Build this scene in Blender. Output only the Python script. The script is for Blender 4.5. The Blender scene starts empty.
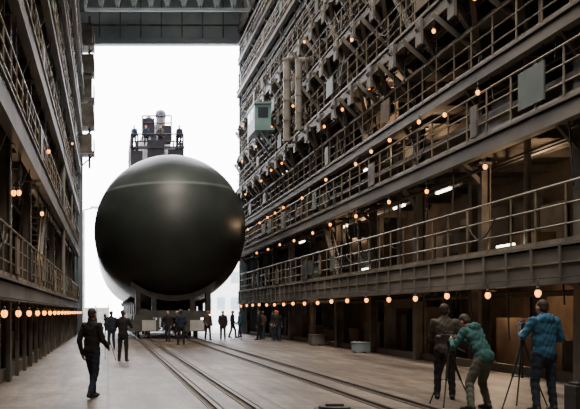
import bpy, math, random
import numpy as np
from mathutils import Vector, Matrix
random.seed(7)
rnd=random.random
def ru(a,b): return a+(b-a)*random.random()
COL=bpy.context.scene.collection

# ---------------------------------------------------------------- materials
def mat(name,c1,c2=None,scale=2.0,rough=0.7,metal=0.0,bump=0.0,emit=None,es=0.0,stretch=(1,1,1),detail=6):
    m=bpy.data.materials.new(name); m.use_nodes=True
    nt=m.node_tree; b=nt.nodes["Principled BSDF"]
    b.inputs["Roughness"].default_value=rough; b.inputs["Metallic"].default_value=metal
    b.inputs["Base Color"].default_value=(*c1,1)
    if c2 is not None:
        tc=nt.nodes.new("ShaderNodeTexCoord"); mp=nt.nodes.new("ShaderNodeMapping")
        mp.inputs["Scale"].default_value=stretch
        n=nt.nodes.new("ShaderNodeTexNoise"); n.inputs["Scale"].default_value=scale; n.inputs["Detail"].default_value=detail
        r=nt.nodes.new("ShaderNodeValToRGB")
        r.color_ramp.elements[0].position=.35; r.color_ramp.elements[1].position=.65
        r.color_ramp.elements[0].color=(*c1,1); r.color_ramp.elements[1].color=(*c2,1)
        nt.links.new(tc.outputs["Object"],mp.inputs[0]); nt.links.new(mp.outputs[0],n.inputs["Vector"])
        nt.links.new(n.outputs["Fac"],r.inputs[0]); nt.links.new(r.outputs[0],b.inputs["Base Color"])
        if bump>0:
            bp=nt.nodes.new("ShaderNodeBump"); bp.inputs["Strength"].default_value=bump; bp.inputs["Distance"].default_value=.03
            nt.links.new(n.outputs["Fac"],bp.inputs["Height"]); nt.links.new(bp.outputs[0],b.inputs["Normal"])
    if emit: 
        b.inputs["Emission Color"].default_value=(*emit,1); b.inputs["Emission Strength"].default_value=es
    return m
STEEL=mat("steel_grey_paint",(.055,.05,.045),(.17,.155,.135),1.2,.65,.1,.1)
STEELD=mat("steel_dark",(.03,.03,.03),(.075,.07,.06),2,.6,.3,.1)
RAILM=mat("railing_paint",(.28,.24,.175),(.11,.095,.075),1.0,.5,.1)
DECK=mat("deck_plate",(.07,.062,.055),(.14,.125,.105),.8,.7,.1,.1)
BEAMM=mat("beam_paint",(.085,.08,.073),(.19,.175,.15),.6,.65,.1,.1,stretch=(1,.5,1))
BROWN=mat("brown_cladding",(.06,.045,.035),(.14,.105,.08),.9,.8,0,.2)
BROWN2=mat("ochre_panel",(.19,.14,.095),(.10,.07,.05),1.2,.8,0,.1)
GREENP=mat("green_panel",(.08,.11,.1),(.12,.15,.13),1.2,.6,0,.1)
BLUEP=mat("blue_grey_panel",(.2,.26,.3),(.28,.34,.38),.8,.6,0,.1)
PIPEM=mat("pipe_light",(.28,.265,.24),(.16,.15,.135),1.5,.5,.1)
TEALC=mat("cabin_teal",(.1,.2,.2),(.14,.25,.25),1.5,.5)
GLASS=mat("dark_glass",(.03,.04,.05),None,rough=.1)
BULB=mat("lamp_bulb_orange",(1,.4,.1),None,emit=(1,.34,.045),es=5.5)
TUBE=mat("fluorescent_tube",(1,1,1),None,emit=(1,.9,.7),es=9)
WHITE=mat("white_paint",(.7,.7,.68),(.55,.55,.53),1.5,.6)
RUBBER=mat("black_rubber",(.02,.02,.02),None,rough=.6)
RAILS=mat("rail_steel",(.07,.055,.045),(.12,.10,.08),3,.45,.5)
SLOT=mat("track_channel",(.05,.042,.035),(.10,.08,.065),2,.9)
ROOFM=mat("roof_sheet",(.15,.15,.15),(.2,.2,.2),.5,.8)
OUTG=mat("outside_ground",(.45,.44,.42),(.55,.54,.52),.2,.9)

# ---------------------------------------------------------------- mesh builder
class MB:
    def __init__(s): s.v=[]; s.f=[]; s.m=[]
    def poly(s,vs,fs,mi=0):
        o=len(s.v); s.v+= [tuple(v) for v in vs]; s.f+=[tuple(i+o for i in f) for f in fs]; s.m+=[mi]*len(fs)
    def box(s,x0,x1,y0,y1,z0,z1,mi=0):
        s.poly([(x0,y0,z0),(x1,y0,z0),(x1,y1,z0),(x0,y1,z0),(x0,y0,z1),(x1,y0,z1),(x1,y1,z1),(x0,y1,z1)],
          [(0,3,2,1),(4,5,6,7),(0,1,5,4),(1,2,6,5),(2,3,7,6),(3,0,4,7)],mi)
    def tube(s,p,q,r,n=6,mi=0,r2=None,cap=True):
        p=Vector(p);q=Vector(q);d=(q-p)
        if d.length<1e-6:return
        d.normalize(); u=d.cross(Vector((0,0,1)))
        if u.length<1e-3:u=d.cross(Vector((1,0,0)))
        u.normalize(); w=u.cross(d); r2=r if r2 is None else r2
        vs=[p+(u*math.cos(2*math.pi*(i+.5)/n)+w*math.sin(2*math.pi*(i+.5)/n))*r for i in range(n)]
        vs+=[q+(u*math.cos(2*math.pi*(i+.5)/n)+w*math.sin(2*math.pi*(i+.5)/n))*r2 for i in range(n)]
        fs=[(i,(i+1)%n,n+(i+1)%n,n+i) for i in range(n)]
        if cap: fs+=[tuple(range(n))[::-1],tuple(range(n,2*n))]
        s.poly(vs,fs,mi)
    def beam(s,p,q,w,mi=0): s.tube(p,q,w*.7071,4,mi)
    def ell(s,c,r,n=8,m=6,mi=0,R=None):
        vs=[];fs=[]
        for j in range(m+1):
            t=math.pi*j/m
            for i in range(n):
                a=2*math.pi*i/n
                v=Vector((r[0]*math.sin(t)*math.cos(a),r[1]*math.sin(t)*math.sin(a),r[2]*math.cos(t)))
                if R is not None: v=R@v
                vs.append(v+Vector(c))
        for j in range(m):
            for i in range(n): fs.append((j*n+i,(j+1)*n+i,(j+1)*n+(i+1)%n,j*n+(i+1)%n))
        s.poly(vs,fs,mi)
    def ibeam_z(s,x,y,z0,z1,w=.3,mi=0):
        t=w*.12
        s.box(x-w/2,x-w/2+t,y-w/2,y+w/2,z0,z1,mi); s.box(x+w/2-t,x+w/2,y-w/2,y+w/2,z0,z1,mi)
        s.box(x-w/2+t,x+w/2-t,y-t/2,y+t/2,z0,z1,mi)
    def make(s,name,mats,parent=None,smooth=False,bevel=0):
        me=bpy.data.meshes.new(name); me.from_pydata(s.v,[],s.f); me.validate()
        for m in (mats if isinstance(mats,(list,tuple)) else [mats]): me.materials.append(m)
        if len(me.polygons)==len(s.m): me.polygons.foreach_set("material_index",s.m)
        if smooth: me.polygons.foreach_set("use_smooth",[True]*len(me.polygons))
        me.update()
        o=bpy.data.objects.new(name,me); COL.objects.link(o)
        if parent is not None: o.parent=parent
        if bevel>0:
            b=o.modifiers.new("bevel","BEVEL"); b.width=bevel; b.segments=2
        return o
def empty(name):
    o=bpy.data.objects.new(name,None); COL.objects.link(o); return o

YD=70.0   # door wall distance
# ---------------------------------------------------------------- floor
def floor_mat():
    m=bpy.data.materials.new("dock_concrete"); m.use_nodes=True; nt=m.node_tree; b=nt.nodes["Principled BSDF"]
    N=nt.nodes.new; L=nt.links.new
    tc=N("ShaderNodeTexCoord")
    def noise(scale,st,det=8,ro=.65):
        mp=N("ShaderNodeMapping"); mp.inputs["Scale"].default_value=st; L(tc.outputs["Object"],mp.inputs[0])
        n=N("ShaderNodeTexNoise"); n.inputs["Scale"].default_value=scale; n.inputs["Detail"].default_value=det; n.inputs["Roughness"].default_value=ro
        L(mp.outputs[0],n.inputs["Vector"]); return n
    def ramp(n,p0,c0,p1,c1):
        r=N("ShaderNodeValToRGB"); r.color_ramp.elements[0].position=p0; r.color_ramp.elements[1].position=p1
        r.color_ramp.elements[0].color=(*c0,1); r.color_ramp.elements[1].color=(*c1,1); L(n.outputs["Fac"],r.inputs[0]); return r
    def mul(a,c,f):
        mx=N("ShaderNodeMix"); mx.data_type='RGBA'; mx.blend_type='MULTIPLY'; mx.inputs[0].default_value=f
        L(a,mx.inputs[6]); L(c,mx.inputs[7]); return mx.outputs[2]
    n1=noise(.35,(1,.6,1)); n2=noise(1.3,(1.6,.35,1),10,.7); n3=noise(.8,(2.2,.12,1),6,.6); n4=noise(6,(1,.6,1),4,.6)
    c=ramp(n1,.32,(.16,.13,.1),.68,(.40,.335,.265)).outputs[0]
    c=mul(c,ramp(n2,.4,(.35,.32,.29),.56,(1,1,1)).outputs[0],.85)
    c=mul(c,ramp(n3,.42,(.42,.38,.35),.58,(1,1,1)).outputs[0],.8)
    c=mul(c,ramp(n4,.35,(.6,.58,.56),.6,(1,1,1)).outputs[0],.7)
    br=N("ShaderNodeTexBrick"); br.inputs["Scale"].default_value=1; br.inputs["Brick Width"].default_value=3.0; br.inputs["Row Height"].default_value=2.6
    br.inputs["Mortar Size"].default_value=.035; br.offset=0
    br.inputs["Color1"].default_value=(1,1,1,1); br.inputs["Color2"].default_value=(.68,.68,.68,1); br.inputs["Mortar"].default_value=(.25,.23,.2,1)
    L(tc.outputs["Object"],br.inputs["Vector"])
    c=mul(c,br.outputs["Color"],.9); L(c,b.inputs["Base Color"])
    b.inputs["Roughness"].default_value=.48
    bp=N("ShaderNodeBump"); bp.inputs["Strength"].default_value=.5; bp.inputs["Distance"].default_value=.02
    L(n2.outputs["Fac"],bp.inputs["Height"]); L(bp.outputs[0],b.inputs["Normal"])
    return m
b=MB(); b.box(-6,14.5,-6,YD+1,-.3,0); b.make("floor",floor_mat())
b=MB(); b.box(-120,140,YD+1,260,-.4,-.02); b.make("ground_outside",OUTG)
TR=empty("rail_track")
for k,xx in enumerate((1.85,2.5,4.75,5.5)):
    b=MB()
    b.box(xx-.12,xx+.12,-4,140,-.02,.008,1)
    b.box(xx-.035,xx+.035,-4,140,.0,.05,0)
    b.box(xx-.14,xx-.12,-4,140,0,.02,0); b.box(xx+.12,xx+.14,-4,140,0,.02,0)
    b.make("rail_%d"%(k+1),[RAILS,SLOT],TR)
# ---------------------------------------------------------------- shell
b=MB(); b.box(13.8,14.2,-6,YD,0,28)
b.make("wall_right",BROWN)
b=MB(); b.box(-5.9,-5.5,-6,YD,0,28); b.make("wall_left",BROWN)
b=MB(); b.box(-5.9,14.2,-6.4,-6,0,28); b.make("wall_back",BROWN)
b=MB(); b.box(-5.9,14.2,-6,YD,28,28.3); b.make("ceiling",ROOFM)
b=MB()
b.box(-30,-2.3,YD,YD+.8,0,30); b.box(10.6,34,YD,YD+.8,0,30); b.box(-2.3,10.6,YD,YD+.8,22.6,30)
for z in (22.8,23.9,25.0): b.box(-2.3,10.6,YD-.12,YD,z,z+.1,1)
for i in range(9): b.box(-2.3+i*1.6,-2.2+i*1.6,YD-.1,YD,22.6,28,1)
b.make("wall_front",[BLUEP,STEEL])
D=empty("door_1")
b=MB()
for x in (10.15,10.6):
    b.box(x-.07,x+.07,YD-.9,YD-.75,0,26,0)
for i in range(26):
    z=i*1.0; b.beam((10.15,YD-.82,z),(10.6,YD-.82,z+1),.07); b.beam((10.15,YD-.82,z),(10.6,YD-.82,z),.07)
b.box(-2.3,-1.95,YD-.6,YD-.1,0,22.6,0)
b.box(10.3,10.6,YD-.4,YD-.1,0,22.6,0)
b.box(-2.3,10.6,YD-.7,YD-.1,22.3,22.75,0)
b.make("frame",[BLUEP],D)
b=MB()
for i in range(5):
    z=13.5+i*2.0
    b.box(-2.3,-1.0,YD-3,YD-1,z,z+.15,0)
    b.tube((-1.05,YD-3,z),(-1.05,YD-3,z+1),.04); b.tube((-1.05,YD-1,z),(-1.05,YD-1,z+1),.04); b.tube((-1.05,YD-3,z+1),(-1.05,YD-1,z+1),.04)
    b.box(-2.2,-1.2+.15*(i%2),YD-2.6,YD-1.4,z+.15,z+1.5+.3*(i%3),0)
    b.beam((-2.2,YD-2,z-1),(-1.1,YD-2,z),.1)
b.tube((-1.4,YD-2,12.5),(-1.4,YD-2,24),.09)
b.make("platforms",[STEEL],D)

# ---------------------------------------------------------------- overhead crane bridge
b=MB()
for yy in (59.,61.5):
    z0,z1=22.4,24.3
    b.box(-1.6,9.7,yy-.12,yy+.12,z0-.2,z0,0); b.box(-1.6,9.7,yy-.12,yy+.12,z1,z1+.2,0)
    n=10
    for i in range(n):
        xa=-1.6+11.3*i/n; xb=-1.6+11.3*(i+1)/n; xm=(xa+xb)/2
        b.beam((xa,yy,z0),(xm,yy,z1),.13); b.beam((xm,yy,z1),(xb,yy,z0),.13); b.beam((xa,yy,z0),(xa,yy,z1),.1)
for i in range(11):
    x=-1.6+11.3*i/10; b.beam((x,59,24.4),(x,61.5,24.4),.1)
b.box(1,3,58.8,61.7,24.5,25.4,0)
b.make("bridge_crane",[BLUEP])

# ---------------------------------------------------------------- galleries
def railing(mb,x,z,y0,y1,step,h,mi=0,r=.03):
    n=int((y1-y0)/step)
    for i in range(n+1):
        y=y0+i*step+ru(-.06,.06)
        mb.tube((x,y,z),(x,y,z+h),r,5,mi)
    for k in (1,.66,.33):
        mb.tube((x,y0,z+h*k),(x,y1,z+h*k),r*(1 if k==1 else .75),5,mi)
    mb.box(x-.01,x+.01,y0,y1,z,z+.14,mi)

def gallery(side):
    G=empty("work_gallery")
    S=1 if side=='R' else -1
    if side=='R':
        XE=10.0; XW=13.75; y0=9; y1=69.2
        lev=[(3.15,.85,1.35),(6.3,.42,1.25),(8.35,.35,1.2),(10.95,.42,1.2),(13.5,.4,1.2),(16,.4,1.2),(18.5,.4,1.2),(21,.4,1.2),(23.6,.4,1.2)]
        XC=10.75
        edge=[XE,XE,XE+.15,XE-.1,XE,XE+.1,XE-.1,XE,XE]
    else:
        XE=-2.1; XW=-5.45; y0=9; y1=66.5
        lev=[(2.35,.42,1.15),(6.4,.7,1.15),(9.5,.7,1.15),(12.4,.6,1.15),(15.3,.6,1.15),(18.2,.5,1.15),(21.1,.5,1.15)]
        XC=-2.5
        edge=[XE,XE,XE,XE+.1,XE+.2,XE+.3,XE+.2]
    def bx(mb,xa,xb,*a,**k):
        mb.box(min(xa,xb),max(xa,xb),*a,**k)
    dk=MB(); rl=MB(); cl=MB(); br=MB(); pp=MB(); eq=MB()
    for li,(z,t,h) in enumerate(lev):
        xe=edge[li]
        bx(dk,xe,XW,y0,y1,z-.08,z,mi=0)
        bx(dk,xe,xe+S*.06,y0,y1,z-t,z+.02,mi=1)
        bx(dk,xe-S*.05,xe+S*.2,y0,y1,z-.03,z+.03,mi=1)
        bx(dk,xe-S*.05,xe+S*.2,y0,y1,z-t-.03,z-t+.03,mi=1)
        if li==0 and side=='R':
            bx(dk,xe-S*.03,xe,y0,y1,z-.42,z-.38,mi=2)
            y=y0
            while y<y1:
                bx(dk,xe-S*.05,xe,y,y+.08,z-t,z,mi=1); y+=1.35
        y=y0
        while y<y1:
            bx(br,xe+S*.1,XW,y,y+.1,z-.3,z-.08); y+=2.7
        bx(br,xe+S*1.8,xe+S*1.95,y0,y1,z-.35,z-.08)
        railing(rl,xe+S*.05,z,y0,y1,1.35,h)
        if side=='R' and li>=2:
            zz=z-1.25
            bx(br,xe+S*.35,xe+S*.95,y0,y1,zz-.12,zz)
            rl.tube((xe+S*.35,y0,zz+.45),(xe+S*.35,y1,zz+.45),.025,5)
        y=y0+.5
        while y<y1:
            if li>0:
                br.beam((XC,y,z-1.1),(xe+S*.1,y,z-.35),.12)
                if li in (3,4,5) and side=='R':
                    br.beam((XC,y,z-1.8),(xe-S*.12,y,z-.3),.2)
                    if rnd()<.7: br.beam((xe-S*.1,y+1.35,z-.35),(XC-S*.15,y,z-1.9),.15)
                    if rnd()<.7: br.beam((xe-S*.1,y-1.35,z-.35),(XC-S*.15,y,z-1.9),.15)
                    bx(br,xe-S*.12,xe-S*.04,y-.25,y+.25,z-.9,z-.1)
            y+=2.7 if li in (3,4,5) else 5.4
        for k in range(5):
            xx=xe+S*ru(.25,1.5); zz=z-t-ru(.0,.3); ya=ru(y0,y1-20); yb=min(y1,ya+ru(12,40))
            pp.tube((xx,ya,zz),(xx,yb,zz),ru(.03,.09),6,random.choice((0,1,1)))
        y=y0
        while y<y1-2:
            w=ru(.6,2.6); d=ru(.3,.9); hh=ru(.5,1.9); xx=xe+S*ru(.6,1.9)
            if rnd()<.85:
                mi=random.choice((0,0,1,2,3,4))
                bx(eq,xx,xx+S*d,y,y+w,z,z+hh,mi=mi)
                if rnd()<.5: bx(eq,xx-S*.02,xx,y+.1*w,y+.9*w,z+.1*hh,z+.45*hh,mi=(mi+1)%5)
                if rnd()<.4: bx(eq,xx+S*.05,xx+S*(d-.05),y+.1,y+w*.5,z+hh,z+hh+.25,mi=2)
            y+=w+ru(.2,1.6)
        y=y0+ru(0,3)
        while y<y1-2:
            w=ru(.4,1.3)
            if rnd()<.35: bx(eq,xe+S*.0,xe+S*.04,y,y+w,z+ru(.1,.4),z+h*ru(.75,.95),mi=random.choice((0,1,2,3)))
            elif rnd()<.6:
                n=6; L=ru(.8,2.6); dz=ru(.15,.8); pts=[(xe-S*.03,y+L*i/n,z+.9-dz*4*(i/n)*(1-i/n)) for i in range(n+1)]
                for i in range(n): pp.tube(pts[i],pts[i+1],.022,4,2)
            y+=ru(1.2,4)
        for k in range(22):
            yy=ru(y0,y1); pp.tube((xe+S*.12,yy,z-t),(xe+S*.12,yy+ru(-.2,.2),z-t-ru(.4,1.5)),.022,4,2)
        nz=(lev[li+1][0] if li+1<len(lev) else 27)
        y=y0
        while y<y1-2.6:
            w=ru(1.2,3.2)
            if rnd()<.75: bx(eq,XW-S*.25,XW-S*.1,y,y+w,z+ru(0,.4),min(nz-.5,z+ru(1.3,2.4)),mi=random.choice((0,0,0,1,1,3,4)))
            y+=w+ru(.05,.8)
    y=y0+.5; k=0
    while y<y1:
        cl.ibeam_z(XC,y,0,27.5,.34 if k%2==0 else .26)
        if k%2==0: cl.ibeam_z(XC+S*1.9,y,0,27.5,.3)
        for z,t,h in lev: cl.box(XC-.26,XC+.26,y-.26,y+.26,z-t-.05,z-t+.02)
        y+=5.4 if side=='R' else 6.1; k+=1
    for k in range(40 if side=='R' else 14):
        yy=ru(y0+4,y1); a=random.choice(lev)[0]; c=a+random.choice((2.5,5,8))
        xx=XC+S*ru(-.5,.6)
        pp.tube((xx,yy,a),(xx,yy,min(27,c)),ru(.04,.12),8,random.choice((0,0,1)))
    st=MB()
    for (li,ys,dr) in ([(0,40,1),(1,47,-1),(2,36,1),(3,30,1),(3,52,-1),(4,40,1),(5,58,-1),(6,50,1),(2,60,1),(5,45,1),(3,40,-1),(4,33,1),(4,28,-1)] if side=='R' else [(0,30,1),(1,45,-1),(3,55,1)]):
        za=lev[li][0]; zb=lev[li+1][0]; L=(zb-za)*1.0*dr; xx=edge[li]+S*.25
        for o in (0,.7):
            st.beam((xx+S*o,ys,za),(xx+S*o,ys+L,zb),.16)
            st.tube((xx+S*o,ys,za+1),(xx+S*o,ys+L,zb+1),.03,5)
            for q in range(5): st.tube((xx+S*o,ys+L*q/4,za+(zb-za)*q/4),(xx+S*o,ys+L*q/4,za+(zb-za)*q/4+1),.025,5)
        n=int((zb-za)/.22)
        for q in range(n): 
            bx(st,xx,xx+S*.7,ys+L*q/n-.12,ys+L*q/n+.12,za+(zb-za)*q/n,za+(zb-za)*q/n+.03,mi=0)
    dk.make("decks",[DECK,BEAMM,RAILM],G); rl.make("railings",[RAILM],G); cl.make("columns",[STEEL],G)
    br.make("brackets",[STEEL],G); pp.make("pipes",[PIPEM,STEELD,RUBBER],G,smooth=False); eq.make("equipment",[BROWN2,STEEL,STEELD,GREENP,PIPEM],G)
    st.make("stairs",[STEEL],G)
    kb=MB()
    if side=='R':
        kb.box(10.8,11.05,y0,y1,0,.22)
        y=y0
        while y<y1:
            w=ru(.6,2.5)
            kb.box(11.6,11.6+ru(.3,1.2),y,y+w,0,ru(.5,1.9),mi=random.choice((1,2,3)))
            if rnd()<.5: kb.box(13.4,13.6,y,y+w+.6,0,2.2,mi=random.choice((1,2)))
            y+=w+ru(.3,2.5)
    else:
        kb.box(-2.75,-2.45,y0,y1,0,.3)
        y=y0
        while y<y1:
            w=ru(.6,2.0)
            kb.box(-4.2,-3.4,y,y+w,0,ru(.5,1.6),mi=random.choice((1,2,3)))
            y+=w+ru(.6,2.5)
        y=y0
        while y<y1:
            kb.box(-2.4,-2.3,y,y+.1,0,1.95,mi=1); y+=2.03
    kb.make("kerb_and_plinths",[BEAMM,STEEL,BROWN2,STEELD],G)
    return G
GR=gallery('R'); GL=gallery('L')

# ---------------------------------------------------------------- lamps
def bulb(lm,x,y,z,r=.085):
    lm.ell((x,y,z),(r,r,r*1.25),8,6,0)
    lm.tube((x,y,z+r*1.0),(x,y,z+r*2.2),r*.75,8,1,r2=r*.35)
    lm.tube((x,y,z+r*2.2),(x,y,z+r*4.5),.012,4,1)
    for a in range(4):
        an=a*math.pi/2; c,s_=math.cos(an)*r*1.2,math.sin(an)*r*1.2
        lm.tube((x+c,y+s_,z+r),(x+c,y+s_,z-r*.9),.006,3,1)
lr=MB(); ll=MB()
y=12.6
while y<69: bulb(lr,9.86,y,2.1+ru(-.03,.03),.075); y+=2.7+ru(-.15,.15)
lr.tube((9.88,12,2.42),(9.88,69,2.42),.015,4,1)
y=14.5
while y<66: bulb(ll,-1.98,y,1.62,.065); y+=2.7
ll.tube((-2.0,12,1.93),(-2.0,66,1.93),.015,4,1)
for z,st0,sp,pr in ((5.5,19.6,4.0,.8),(7.6,19.0,2.45,.8),(10.15,24,3.4,.7),(12.8,30,6,.6),(15.3,38,7,.5)):
    y=st0
    while y<68:
        if rnd()<pr: bulb(lr,9.84,y+ru(-.4,.4),z+ru(-.2,.1),.058)
        y+=sp
for z,yy in ((4.3,20),(4.15,18.9),(4.6,27),(7,30),(11,50)): bulb(ll,-1.98,yy,z,.055)
lr.make("string_lights",[BULB,STEELD],smooth=True)
ll.make("string_lights",[BULB,STEELD],smooth=True)
tb=MB()
for (yy,z) in ((29.5,5.62),(34,5.62),(42,5.62),(51,5.62),(38,7.7),(56,10.3)):
    tb.tube((11.0,yy-.6,z),(11.0,yy+.6,z),.045,8,0); tb.box(10.92,11.08,yy-.65,yy+.65,z+.04,z+.1,1)
for yy in (24.,37): tb.tube((10.6,yy-.5,3.42),(10.6,yy+.5,3.42),.035,8,0); tb.box(10.56,10.64,yy-.55,yy+.55,3.15,3.39,1)
tb.make("fluorescent_tube_lights",[TUBE,WHITE],GR)

b=MB(); b.box(8.7,9.68,53.4,56,12.6,14.0,0); b.box(8.65,9.72,53.3,56.1,14.0,14.12,0); b.box(8.68,8.7,53.7,54.6,13.2,13.8,1); b.box(8.68,8.7,54.8,55.7,13.2,13.8,1); b.box(8.9,9.5,53.38,53.4,13.2,13.8,1)
b.box(8.7,9.88,53.4,56,12.45,12.6,0); b.beam((9.88,54,11.5),(9.2,54,12.5),.12); b.beam((9.88,55.5,11.5),(9.2,55.5,12.5),.12)
b.make("operator_cabin",[TEALC,GLASS],GR)
b=MB()
for yy,za,zb,r in ((49,11,15.4,.2),(46,11,14.5,.16)):
    b.tube((9.75,yy,za),(9.75,yy,zb),r,12,0)
    for q in range(5): b.tube((9.75,yy,za+(zb-za)*q/4-.06),(9.75,yy,za+(zb-za)*q/4+.06),r*1.2,12,0)
    b.tube((9.75,yy,zb),(10.8,yy,zb),r,12,0); b.tube((9.75,yy,za),(10.8,yy,za),r,12,0)
b.make("ventilation_duct",[PIPEM],GR)

# ---------------------------------------------------------------- submarine
def hull_mat():
    m=bpy.data.materials.new("hull_rubber_coating"); m.use_nodes=True; nt=m.node_tree; b=nt.nodes["Principled BSDF"]
    N=nt.nodes.new; L=nt.links.new
    tc=N("ShaderNodeTexCoord"); sp=N("ShaderNodeSeparateXYZ"); L(tc.outputs["Object"],sp.inputs[0])
    n=N("ShaderNodeTexNoise"); n.inputs["Scale"].default_value=.5; n.inputs["Detail"].default_value=8; L(tc.outputs["Object"],n.inputs["Vector"])
    r=N("ShaderNodeValToRGB"); r.color_ramp.elements[0].position=.3; r.color_ramp.elements[1].position=.7
    r.color_ramp.elements[0].color=(.024,.031,.03,1); r.color_ramp.elements[1].color=(.042,.052,.05,1)
    L(n.outputs["Fac"],r.inputs[0])
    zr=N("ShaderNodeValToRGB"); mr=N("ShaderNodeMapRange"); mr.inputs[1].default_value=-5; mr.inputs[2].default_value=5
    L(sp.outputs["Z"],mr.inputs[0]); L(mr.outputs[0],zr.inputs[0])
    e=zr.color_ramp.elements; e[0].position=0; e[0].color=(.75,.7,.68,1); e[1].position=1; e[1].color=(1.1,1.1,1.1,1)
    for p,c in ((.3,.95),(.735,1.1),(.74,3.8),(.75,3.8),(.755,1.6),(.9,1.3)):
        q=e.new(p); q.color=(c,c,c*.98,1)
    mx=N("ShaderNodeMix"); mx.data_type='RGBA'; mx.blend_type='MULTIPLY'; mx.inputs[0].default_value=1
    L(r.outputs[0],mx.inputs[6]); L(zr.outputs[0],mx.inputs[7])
    br=N("ShaderNodeTexBrick"); br.inputs["Scale"].default_value=1; br.inputs["Brick Width"].default_value=1.0; br.inputs["Row Height"].default_value=.8; br.inputs["Mortar Size"].default_value=.02
    br.inputs["Color1"].default_value=(1,1,1,1); br.inputs["Color2"].default_value=(.93,.93,.93,1); br.inputs["Mortar"].default_value=(.8,.8,.8,1)
    mp=N("ShaderNodeMapping"); mp.inputs["Rotation"].default_value=(math.pi/2,0,0); L(tc.outputs["Object"],mp.inputs[0]); L(mp.outputs[0],br.inputs["Vector"])
    m2=N("ShaderNodeMix"); m2.data_type='RGBA'; m2.blend_type='MULTIPLY'; m2.inputs[0].default_value=.5
    L(mx.outputs[2],m2.inputs[6]); L(br.outputs["Color"],m2.inputs[7]); L(m2.outputs[2],b.inputs["Base Color"])
    b.inputs["Roughness"].default_value=.46
    bp=N("ShaderNodeBump"); bp.inputs["Strength"].default_value=.2; bp.inputs["Distance"].default_value=.08; L(n.outputs["Fac"],bp.inputs["Height"]); L(bp.outputs[0],b.inputs["Normal"])
    return m
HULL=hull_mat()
SAILM=mat("sail_coating",(.012,.014,.016),(.02,.02,.022),1,.6)
SCAF=mat("scaffold_dark",(.03,.03,.04),(.06,.04,.04),2,.6,.2)
SX,SZ,SR=4.07,7.0,5.0
SUB=empty("submarine"); SUB.location=(SX,60,SZ)
b=MB(); prof=[]
for i in range(25):
    t=i/24*math.pi/2; prof.append((-6.8*math.cos(t),SR*math.sin(t)**.98))
prof+= [(10,5.0),(25,5.0),(38,4.9),(48,4.1),(56,2.8),(62,1.3),(64,.4)]
n=72; vs=[];fs=[]
for (yy,r) in prof:
    r=max(r,.001)
    for i in range(n):
        a=2*math.pi*i/n; vs.append((r*math.cos(a),yy,r*math.sin(a)))
for j in range(len(prof)-1):
    for i in range(n): fs.append((j*n+i,j*n+(i+1)%n,(j+1)*n+(i+1)%n,(j+1)*n+i))
fs=[f[::-1] for f in fs]
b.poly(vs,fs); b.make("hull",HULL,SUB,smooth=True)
b=MB()
def sailring(z,w,l0,l1,c=16):
    out=[]
    for i in range(c*2):
        a=2*math.pi*i/(c*2); yy=(l0+l1)/2-math.cos(a)*(l1-l0)/2
        out.append((w/2*math.copysign(abs(math.sin(a))**.7,math.sin(a)),yy,z))
    return out
rings=[sailring(4.6,3.4,15,28),sailring(6,3.2,15.2,27.6),sailring(9.6,3.0,15.6,27),sailring(10.1,2.4,16,26.5)]
vs=sum(rings,[]); c=32; fs=[]
for j in range(3):
    for i in range(c): fs.append((j*c+i,j*c+(i+1)%c,(j+1)*c+(i+1)%c,(j+1)*c+i))
fs.append(tuple(range(3*c,4*c)))
b.poly(vs,fs)
b.make("sail",SAILM,SUB,smooth=False)
b=MB(); b.box(-1.6,1.6,3,45,4.6,5.12); b.make("deck_casing",HULL,SUB,bevel=.2)
b=MB()
for (x,yy,z,r) in ((-.5,19,11.4,.35),(.5,18,11.7,.4),(.1,22,11.2,.5)):
    b.tube((x,yy,9.8),(x,yy,z),r,10); b.ell((x,yy,z),(r*1.2,r*1.2,r*1.2),10,6)
b.make("masts",SCAF,SUB,smooth=True)
b=MB()
for x in (-2.15,-1.6,1.6,2.15):
    for yy in (14.6,18,22): b.tube((x,yy,4.2),(x,yy,9.4),.07,6)
for z in (5.8,7.3,8.3,8.8,9.4):
    b.tube((-2.15,14.6,z),(2.15,14.6,z),.06,6)
    for x in (-2.15,2.15): b.tube((x,14.6,z),(x,22,z),.06,6)
for x in (-1.2,1.2): 
    b.tube((x,15,8.8),(x,15,11),.06,6)
b.tube((-1.2,15,11),(1.2,15,11),.06,6); b.tube((-1.2,15,10.4),(1.2,15,10.4),.06,6); b.tube((0,15,8.8),(0,15,11.4),.06)
b.box(-1.2,-.2,15,15.05,9.2,10.8,1); b.box(.3,1.2,15,15.05,8.6,10.2,1)
b.box(-2.25,2.25,14.3,15.1,8.2,8.35,1); b.box(-2.25,-1.5,14.4,22,8.2,8.35,1); b.box(1.5,2.25,14.4,22,8.2,8.35,1)
b.box(-2.15,2.15,14.5,15,5.2,5.35,1); b.box(-2.1,-1.2,14.5,14.6,5.4,8.0,1); b.box(.9,2.1,14.5,14.6,6.4,8.1,0); b.box(-.8,.6,14.5,14.55,7.3,8.9,1)
for s_ in (-1,1): b.tube((s_*2.15,14.6,5.8),(s_*1.6,14.6,8.8),.05); b.tube((s_*2.15,14.6,8.8),(s_*1.6,14.6,5.8),.05)
b.make("sail_scaffold",[SCAF,SCAF],SUB)
TRM=mat("trolley_paint",(.12,.115,.11),(.07,.07,.065),1.5,.6,.1)
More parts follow.
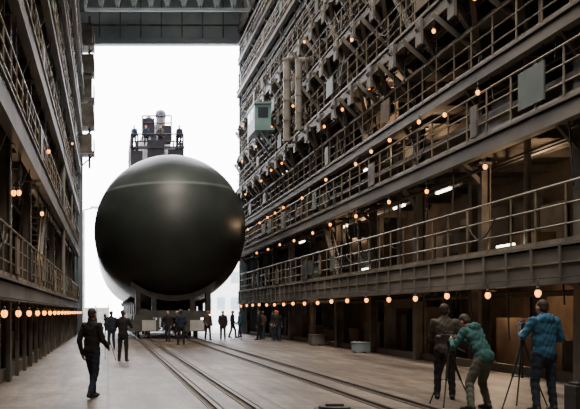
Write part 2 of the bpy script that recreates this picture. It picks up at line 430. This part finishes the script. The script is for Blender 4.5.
for k,yy in enumerate((56.5,61,65.5,72,78,84,90,96,102)):
    b=MB(); rr=SR if yy>60 else SR*math.sqrt(max(0,1-((60-yy)/6.8)**2))
    for cx in (2.2,5.15):
        b.box(cx-.95,cx+.95,yy-1.1,yy+1.1,.45,1.15,0)
        b.box(cx-.1,cx+.75,yy-1.16,yy-1.1,.5,1.15,1)
        b.box(cx-.6,cx+.6,yy-.7,yy+.7,1.15,1.5,0)
        for wy in (-.65,.65):
            for wx in (-.34,.34):
                b.tube((cx+wx-.07,yy+wy,.35),(cx+wx+.07,yy+wy,.35),.3,14,2)
    b.box(1.9,6.2,yy-.5,yy+.5,1.3,1.75,0)
    m=14; vs=[];fs=[]
    for i in range(m+1):
        dx=-2.6+5.2*i/m; zt=SZ-math.sqrt(max(.1,rr*rr-dx*dx))-.02
        for y2 in (yy-.35,yy+.35):
            vs+=[(SX+dx,y2,max(1.72,zt-.35)-(0.0)),(SX+dx,y2,max(1.75,zt))]
    for i in range(m):
        o=i*4; fs+=[(o,o+4,o+5,o+1),(o+2,o+3,o+7,o+6),(o+1,o+5,o+7,o+3),(o,o+2,o+6,o+4)]
    b.poly(vs,fs,3)
    for dx in (-2.2,-1.2,1.2,2.2):
        zt=SZ-math.sqrt(rr*rr-dx*dx)
        b.box(SX+dx-.15,SX+dx+.15,yy-.4,yy+.4,1.5,zt-.05,3)
    o=b.make("transport_trolley_%d"%(k+1),[TRM,WHITE,STEELD,STEELD],SUB); o.location=(-SX,-60,-SZ)
b=MB(); b.box(10.5,20,120,132,0,9,0)
for i in range(5): b.box(11+i*1.8,12+i*1.8,119.95,120,2,3.6,1); 
for i in range(5): b.box(11+i*1.8,12+i*1.8,119.95,120,5.5,7,1)
b.box(10.2,20.3,119.7,132.3,9,9.4,0)
b.make("harbour_building",[WHITE,BLUEP])
b=MB(); b.tube((-3.2,118,0),(-3.2,118,15),.18,8); b.tube((-3.2,118,15),(-1.6,118,15.4),.1,8); b.box(-2.3,-1.2,117.8,118.2,15.2,15.5)
b.make("street_lamp",[PIPEM])
b=MB(); b.box(-8,0,112,112.2,0,2.2,0)
for i in range(6): b.box(-8+i*1.6,-7.85+i*1.6,111.9,112.3,0,2.5,0)
b.make("site_fence",[PIPEM])

# ---------------------------------------------------------------- people
SKIN=mat("skin",(.5,.3,.22),None,rough=.6); HAIRD=mat("hair_dark",(.035,.025,.02),(.06,.045,.035),30,.7)
HAIRG=mat("hair_grey",(.2,.18,.16),(.12,.11,.1),30,.7); SHOE=mat("shoe_black",(.02,.02,.02),None,rough=.5); LIP=mat("lips",(.35,.15,.12),None); EYE=mat("eye_dark",(.03,.02,.02),None,rough=.2)
def cloth(n,c): return mat(n,c,tuple(x*.65 for x in c),6,.9,0,.3)
CL=dict(black=cloth("cloth_black",(.018,.018,.022)),navy=cloth("cloth_navy",(.02,.03,.055)),blue=cloth("jacket_blue",(.04,.17,.31)),
 teal=cloth("jacket_teal",(.04,.14,.145)),olive=cloth("trousers_grey_green",(.14,.16,.135)),jean=cloth("jeans_dark",(.03,.045,.07)),
 grey=cloth("vest_grey",(.09,.085,.07)),brown=cloth("jacket_brown",(.07,.05,.035)),orange=cloth("helmet_orange",(.5,.15,.04)),white=cloth("cloth_white",(.5,.5,.5)))
def person(name,loc,yaw=0,H=1.75,top='black',bot='navy',hair='d',voxel=.014,J=None,lean=0,cap=None,bag=None):
    """figure faces local +Y; yaw turns it about Z (degrees)."""
    j=dict(pel=(0,0,.95),ch=(0,0,1.28),nk=(0,0,1.47),hd=(0,.02,1.625),
      shL=(-.185,0,1.41),shR=(.185,0,1.41),elL=(-.25,-.03,1.12),elR=(.25,-.03,1.12),wrL=(-.25,.08,.87),wrR=(.25,.08,.87),
      hpL=(-.095,0,.9),hpR=(.095,0,.9),knL=(-.115,.03,.49),knR=(.115,.03,.49),anL=(-.13,-.02,.085),anR=(.13,-.02,.085))
    if J: j.update(J)
    j={k:Vector(v) for k,v in j.items()}
    prims=[]
    def cap_(a,b_,ra,rb,m): prims.append(('c',Vector(a),Vector(b_),ra,rb,m))
    def ell_(c,r,m,R=None): prims.append(('e',Vector(c),Vector(r),R if R is not None else Matrix.Identity(3),m))
    up=(j['nk']-j['pel']).normalized(); 
    sx=(j['shR']-j['shL']).normalized(); fw=up.cross(sx).normalized()
    R=Matrix((sx,fw,up)).transposed()
    mid=(j['pel']+j['ch'])/2
    ell_(j['ch']+up*.03,(.195,.13,.22),0,R); ell_(mid,(.182,.13,.24),0,R); ell_(j['pel']-up*.01,(.187,.14,.16),0,R)
    ell_(j['pel']-Vector((0,0,.09)),(.165,.125,.12),1,R)
    ell_(j['nk']-up*.045,(.13,.075,.07),0,R)
    cap_(j['nk']-up*.03,j['nk']+(j['hd']-j['nk'])*.5,.06,.055,2)
    cap_(j['nk']-up*.05,j['nk']+up*.02,.085,.07,0)
    for s in 'LR':
        cap_(j['ch']+up*.1+sx*(.05 if s=='R' else -.05),j['sh'+s],.08,.075,0)
        cap_(j['sh'+s],j['el'+s],.072,.057,0); cap_(j['el'+s],j['wr'+s],.057,.042,0)
        cap_(j['hp'+s],j['kn'+s],.102,.072,1); cap_(j['kn'+s],j['an'+s]+Vector((0,0,.02)),.072,.058,1)
        a=j['an'+s]; fdir=Vector((.12 if s=='R' else -.12,1,0)).normalized()
        heel=a-fdir*.04; heel.z-=.035; toe=a+fdir*.17; toe.z-=.05
        cap_(heel,toe,.048,.036,4); cap_(a,a+fdir*.08-Vector((0,0,.03)),.046,.04,4)
        d=(j['wr'+s]-j['el'+s]).normalized(); w=j['wr'+s]
        inw=(-sx if s=='R' else sx); inw=(inw-d*inw.dot(d)); inw=inw.normalized() if inw.length>.1 else fw
        ac=d.cross(inw).normalized()
        fwd=ac if ac.dot(fw+Vector((0,0,.3)))>0 else -ac
        Rm=Matrix((ac,inw,d)).transposed()
        ell_(w+d*.055,(.042,.018,.055),2,Rm); cap_(w-d*.02,w+d*.03,.029,.028,2)
        for fi,(o,L) in enumerate(((-.03,.062),(-.01,.078),(.011,.082),(.031,.074))):
            base=w+d*.092+fwd*o; k=base+(d*.9+inw*.35).normalized()*L*.5; t=k+(d*.5+inw*.85).normalized()*L*.5
            cap_(base,k,.0095,.009,2); cap_(k,t,.009,.008,2)
        tb0=w+d*.03+fwd*.03; tb1=tb0+(d*.6+fwd*.7+inw*.3).normalized()*.035; tb2=tb1+(d*.85+fwd*.1+inw*.45).normalized()*.03
        cap_(tb0,tb1,.013,.011,2); cap_(tb1,tb2,.011,.009,2)
    hv=(j['hd']-j['nk']).normalized(); hs=j.get('hs',sx); hf=hv.cross(hs).normalized()
    if 'look' in j: 
        hf=(j['look']-hv*j['look'].dot(hv)).normalized()
    hs=hf.cross(hv).normalized(); RH=Matrix((hs,hf,hv)).transposed(); h=j['hd']
    P=lambda x,y,z: h+hs*x+hf*y+hv*z
    ell_(P(0,-.005,.02),(.076,.095,.1),2,RH); ell_(P(0,.025,-.05),(.056,.062,.065),2,RH)
    cap_(P(0,.088,.015),P(0,.107,-.018),.011,.014,2)
    for e in (-1,1): ell_(P(e*.08,-.005,-.005),(.012,.02,.032),2,RH); ell_(P(e*.031,.082,.014),(.013,.01,.008),6,RH)
    ell_(P(0,.081,-.052),(.024,.01,.007),5,RH)
    ell_(P(0,-.03,.045),(.085,.09,.09),3,RH); ell_(P(0,-.045,-.01),(.078,.06,.07),3,RH)
    if cap: ell_(P(0,-.005,.065),(.092,.108,.07),7,RH); ell_(P(0,.1,.05),(.065,.055,.012),7,RH)
    if j.get('hood'): ell_(j['nk']-fw*.1-up*.02,(.13,.075,.09),0,R)
    mb=MB()
    for p in prims:
        if p[0]=='c':
            _,a,b_,ra,rb,m=p
            nseg=10
            mb.tube(a,b_,ra,nseg,0,r2=rb); mb.ell(a,(ra,)*3,10,8); mb.ell(b_,(rb,)*3,10,8)
        else: mb.ell(p[1],p[2],16,12,0,p[3])
    me=bpy.data.meshes.new("tmp"); me.from_pydata(mb.v,[],mb.f)
    import bmesh
    bm=bmesh.new(); bm.from_mesh(me); bmesh.ops.remove_doubles(bm,verts=bm.verts,dist=1e-5); bmesh.ops.recalc_face_normals(bm,faces=bm.faces); bm.to_mesh(me); bm.free()
    o=bpy.data.objects.new("tmp",me); COL.objects.link(o)
    r=o.modifiers.new("r","REMESH"); r.mode='VOXEL'; r.voxel_size=voxel
    sm=o.modifiers.new("s","SMOOTH"); sm.factor=.5; sm.iterations=2 if voxel<.02 else 1
    dg=bpy.context.evaluated_depsgraph_get(); me2=bpy.data.meshes.new_from_object(o.evaluated_get(dg))
    bpy.data.objects.remove(o); bpy.data.meshes.remove(me)
    nf=len(me2.polygons); cen=np.empty(nf*3); me2.polygons.foreach_get("center",cen); cen=cen.reshape(-1,3)
    best=np.full(nf,1e9); mi=np.zeros(nf,int)
    for p in prims:
        if p[0]=='c':
            a=np.array(p[1]);ab=np.array(p[2])-a; t=np.clip(((cen-a)@ab)/max(ab@ab,1e-9),0,1)
            dd=np.linalg.norm(cen-a-t[:,None]*ab,axis=1)-(p[3]+(p[4]-p[3])*t); m=p[5]
        else:
            q=(cen-np.array(p[1]))@np.array(p[3]); rr=np.array(p[2]); k=np.linalg.norm(q/rr,axis=1)
            g=np.linalg.norm(q/rr**2,axis=1)+1e-9; dd=k*(k-1)/g; m=p[4]
        w=dd<best; best[w]=dd[w]; mi[w]=m
    me2.materials.clear()
    for m_ in (CL[top],CL[bot],SKIN,HAIRG if hair=='g' else HAIRD,SHOE,LIP,EYE,CL[cap or 'black']): me2.materials.append(m_)
    me2.polygons.foreach_set("material_index",mi.tolist()); me2.polygons.foreach_set("use_smooth",[True]*nf)
    nv=len(me2.vertices)
    co=np.empty(nv*3); me2.vertices.foreach_get("co",co); co=co.reshape(-1,3)
    # cloth folds: push garment vertices along their normals
    nl=np.empty(len(me2.loops),int); me2.loops.foreach_get("vertex_index",nl)
    lt=np.empty(nf,int); me2.polygons.foreach_get("loop_total",lt); lm_=np.repeat(mi,lt)
    g=np.ones(nv); g[nl[lm_>1]]=0
    no=np.empty(nv*3); me2.vertex_normals.foreach_get("vector",no); no=no.reshape(-1,3)
    x,y_,z=co.T
    f=np.sin(38*z+9*np.sin(11*x+3)+7*np.sin(9*y_))*.5+np.sin(61*z+23*x-17*y_+2*np.sin(20*y_))*.3+np.sin(27*x+31*y_+14*z)*.3
    co=co+no*(f*g*.007)[:,None]
    co[:,2]-=co[:,2].min()
    me2.vertices.foreach_set("co",co.ravel()); me2.update(); me2.name=name
    ob=bpy.data.objects.new(name,me2); COL.objects.link(ob)
    ob.location=(loc[0],loc[1],0.0); ob.rotation_euler=(0,0,math.radians(yaw)); s=H/1.75; ob.scale=(s,s,s)
    return ob

def tripod(name,x,y,top=1.45,yaw=0,spread=.42,cam=True):
    T=empty(name); T.location=(x,y,0); T.rotation_euler=(0,0,math.radians(yaw))
    b=MB()
    for k in range(3):
        a=math.radians(90+120*k); q=(math.cos(a)*spread,math.sin(a)*spread,.015); m_=(q[0]*.5,q[1]*.5,top*.42)
        b.tube(q,m_,.012,6); b.tube(m_,(q[0]*.08,q[1]*.08,top*.85),.02,6); b.ell(q,(.02,.02,.015))
        b.tube(m_,(0,0,top*.42),.007,4)
    b.tube((0,0,top*.4),(0,0,top),.018,8); b.tube((0,0,top*.82),(0,0,top*.9),.045,8); b.ell((0,0,top),(.045,.045,.05))
    b.tube((0,0,top),(.05,-.3,top-.12),.009,6)
    b.make("legs_and_head",RUBBER,T,smooth=False)
    if cam:
        c=MB(); c.box(-.05,.05,-.15,.14,top+.05,top+.17); c.tube((0,.14,top+.11),(0,.25,top+.11),.04,14,0,r2=.05); c.box(-.015,.015,-.1,.1,top+.2,top+.22); c.box(-.015,.015,-.1,-.08,top+.17,top+.2); c.box(-.015,.015,.08,.1,top+.17,top+.2)
        c.tube((-.03,-.2,top+.15),(-.03,-.1,top+.15),.02,8)
        c.make("video_camera",STEELD,T,bevel=.008)
    return T

person("cameraman_blue_jacket",(7.2,14.85),yaw=8,H=1.86,top='blue',bot='jean',hair='d',voxel=.011,
  J=dict(hood=(1,1,1),elL=(-.31,.08,1.17),wrL=(-.18,.33,1.2),elR=(.31,.03,1.13),wrR=(.2,.28,1.12),nk=(0,.03,1.46),hd=(0,.07,1.61),look=(-.25,1,-.1),
   anL=(-.16,-.05,.085),anR=(.17,.02,.085),knL=(-.14,.03,.48),knR=(.14,.05,.49)))
tripod("camera_tripod",7.1,15.42,1.3,yaw=-12)
person("cameraman_teal_jacket",(6.24,15.1),yaw=28,H=1.76,top='teal',bot='olive',hair='d',voxel=.011,
  J=dict(hood=(1,1,1),pel=(0,-.08,.91),ch=(0,.08,1.2),nk=(0,.2,1.35),hd=(0,.31,1.47),shL=(-.185,.17,1.31),shR=(.185,.17,1.31),
   elL=(-.3,.27,1.05),wrL=(-.13,.48,1.16),elR=(.31,.25,1.03),wrR=(.14,.48,1.15),hpL=(-.095,-.08,.87),hpR=(.095,-.08,.87),
   knL=(-.18,.06,.47),knR=(.17,.1,.47),anL=(-.27,-.05,.085),anR=(.25,.05,.085),look=(0,1,-.35)))
tripod("camera_tripod",6.0,15.85,1.08,yaw=28)
person("reporter_grey_vest",(6.36,17.0),yaw=-20,H=1.8,top='grey',bot='black',hair='d',voxel=.013,
  J=dict(elL=(-.24,.1,1.14),wrL=(-.12,.3,1.22),elR=(.25,.05,1.13),wrR=(.1,.28,1.15),look=(.3,1,0)))
person("man_in_black_suit",(-.31,17.3),yaw=-40,H=1.72,top='black',bot='navy',hair='d',voxel=.012,
  J=dict(anL=(-.1,.16,.085),knL=(-.11,.14,.48),anR=(.13,-.2,.1),knR=(.11,-.02,.49),elL=(-.26,-.08,1.13),wrL=(-.24,-.02,.87),elR=(.25,.03,1.13),wrR=(.2,.24,1.0)))
person("photographer_dark_jacket",(.5,30.2),yaw=-20,H=1.72,top='black',bot='black',hair='d',voxel=.02,
  J=dict(elL=(-.28,.1,1.17),wrL=(-.1,.28,1.4),elR=(.28,.1,1.17),wrR=(.1,.28,1.4)))
tripod("camera_tripod",-.1,30.9,1.4)
person("worker_blue_overall",(.15,40),yaw=20,H=1.7,top='navy',bot='navy',cap='orange',voxel=.022)
for (x,y,yw,tp,cp,hh) in ((3.65,45,10,'navy','white',1.78),(3.3,49.5,160,'black',None,1.72),(7.95,57.5,-120,'navy','orange',1.74),(8.55,58.4,100,'blue',None,1.7),
      (8.9,53,60,'black',None,1.75),(9.35,54.5,-30,'brown','white',1.7),(9.75,52.2,90,'navy','orange',1.76),(10.2,55,150,'black',None,1.73),(9.5,50.5,180,'black','orange',1.72),
      (6.7,52.5,170,'black','white',1.74),(-.9,52,0,'black',None,1.7),(5.9,53.2,200,'brown','orange',1.72),(4.2,54.2,90,'navy','white',1.72)):
    st=ru(.05,.2)
    person("shipyard_worker",(x,y),yaw=yw,H=hh,top=tp,bot=random.choice(('black','navy')),cap=cp,voxel=.025,
      J=dict(anL=(-.12,st,.085),knL=(-.11,st*.8,.48),anR=(.12,-st,.1),knR=(.11,-st*.2,.49),wrL=(-.24,.0+st,.88),wrR=(.2,.15,.95)))
for x in (-.9,.3,-1.9,1.85):
    o=person("crew_member",(SX+x,74.72),yaw=ru(150,210),H=1.78,top=random.choice(('navy','black','brown')),bot='black',cap=random.choice((None,'orange')),voxel=.03)
    o.location.z=15.36
# ---------------------------------------------------------------- things on the floor
b=MB(); b.box(7.75,8.35,14.9,15.3,.0,.42,0); b.box(7.8,8.3,14.95,15.25,.42,.47,0); b.tube((7.9,15.1,.47),(8.0,15.1,.6),.02); b.tube((8.2,15.1,.47),(8.1,15.1,.6),.02); b.tube((8.0,15.1,.6),(8.1,15.1,.6),.02)
b.make("equipment_bag",[RUBBER],bevel=.05)
b=MB(); b.tube((3.75,14.9,0),(3.75,14.9,.05),.34,24); b.tube((3.75,14.9,.05),(3.75,14.9,.09),.26,24); b.box(3.6,3.9,14.87,14.93,.09,.13)
b.make("floor_hatch_cover",[STEELD])
for (x,y,w,d,h,m_) in ((9.9,36,.6,.6,.4,BLUEP),(10,44,.6,.9,.5,STEEL)):
    b=MB(); b.box(x,x+w,y,y+d,.06,h,0); b.box(x-.02,x+w+.02,y-.02,y+d+.02,h,h+.04,0); b.box(x+.05,x+.15,y,y+d,0,.06,0); b.box(x+w-.15,x+w-.05,y,y+d,0,.06,0)
    b.make("tool_crate",[m_],bevel=.01)

# ---------------------------------------------------------------- lighting
W=bpy.data.worlds.new("overcast_sky"); bpy.context.scene.world=W; W.use_nodes=True
bg=W.node_tree.nodes["Background"]; bg.inputs[0].default_value=(.95,.94,1,1); bg.inputs[1].default_value=14
for i,yy in enumerate((4,18,32,48)):
    l=bpy.data.lights.new("high_bay",'AREA'); l.shape='RECTANGLE'; l.size=8; l.size_y=1.5; l.energy=3900; l.color=(1,.88,.75)
    o=bpy.data.objects.new("high_bay_lamp",l); COL.objects.link(o); o.location=(4,yy,27.0)
for (x,y,z) in ((11.2,24,5.2),(11.2,40,5.2),(11.4,32,7.4),(11.4,46,2.3),(11.4,26,2.2),(11.4,58,7.4),(-3,28,3.8),(11.3,36,10.2)):  # added point lights without fixtures, supplying warm glow inside the galleries
    l=bpy.data.lights.new("warm_glow_fill",'POINT'); l.energy=110; l.color=(1,.65,.38); l.shadow_soft_size=.15
    o=bpy.data.objects.new("warm_glow_fill",l); COL.objects.link(o); o.location=(x,y,z)

# ---------------------------------------------------------------- camera
cd=bpy.data.cameras.new("camera"); cam=bpy.data.objects.new("camera",cd); COL.objects.link(cam)
cam.location=(0,0,1.65); cam.rotation_euler=(math.pi/2,0,0)
cd.sensor_fit='HORIZONTAL'; cd.sensor_width=36; cd.lens=36*900/580
cd.shift_x=(290-108)/580; cd.shift_y=(312-204.5)/580; cd.clip_end=600
bpy.context.scene.camera=cam
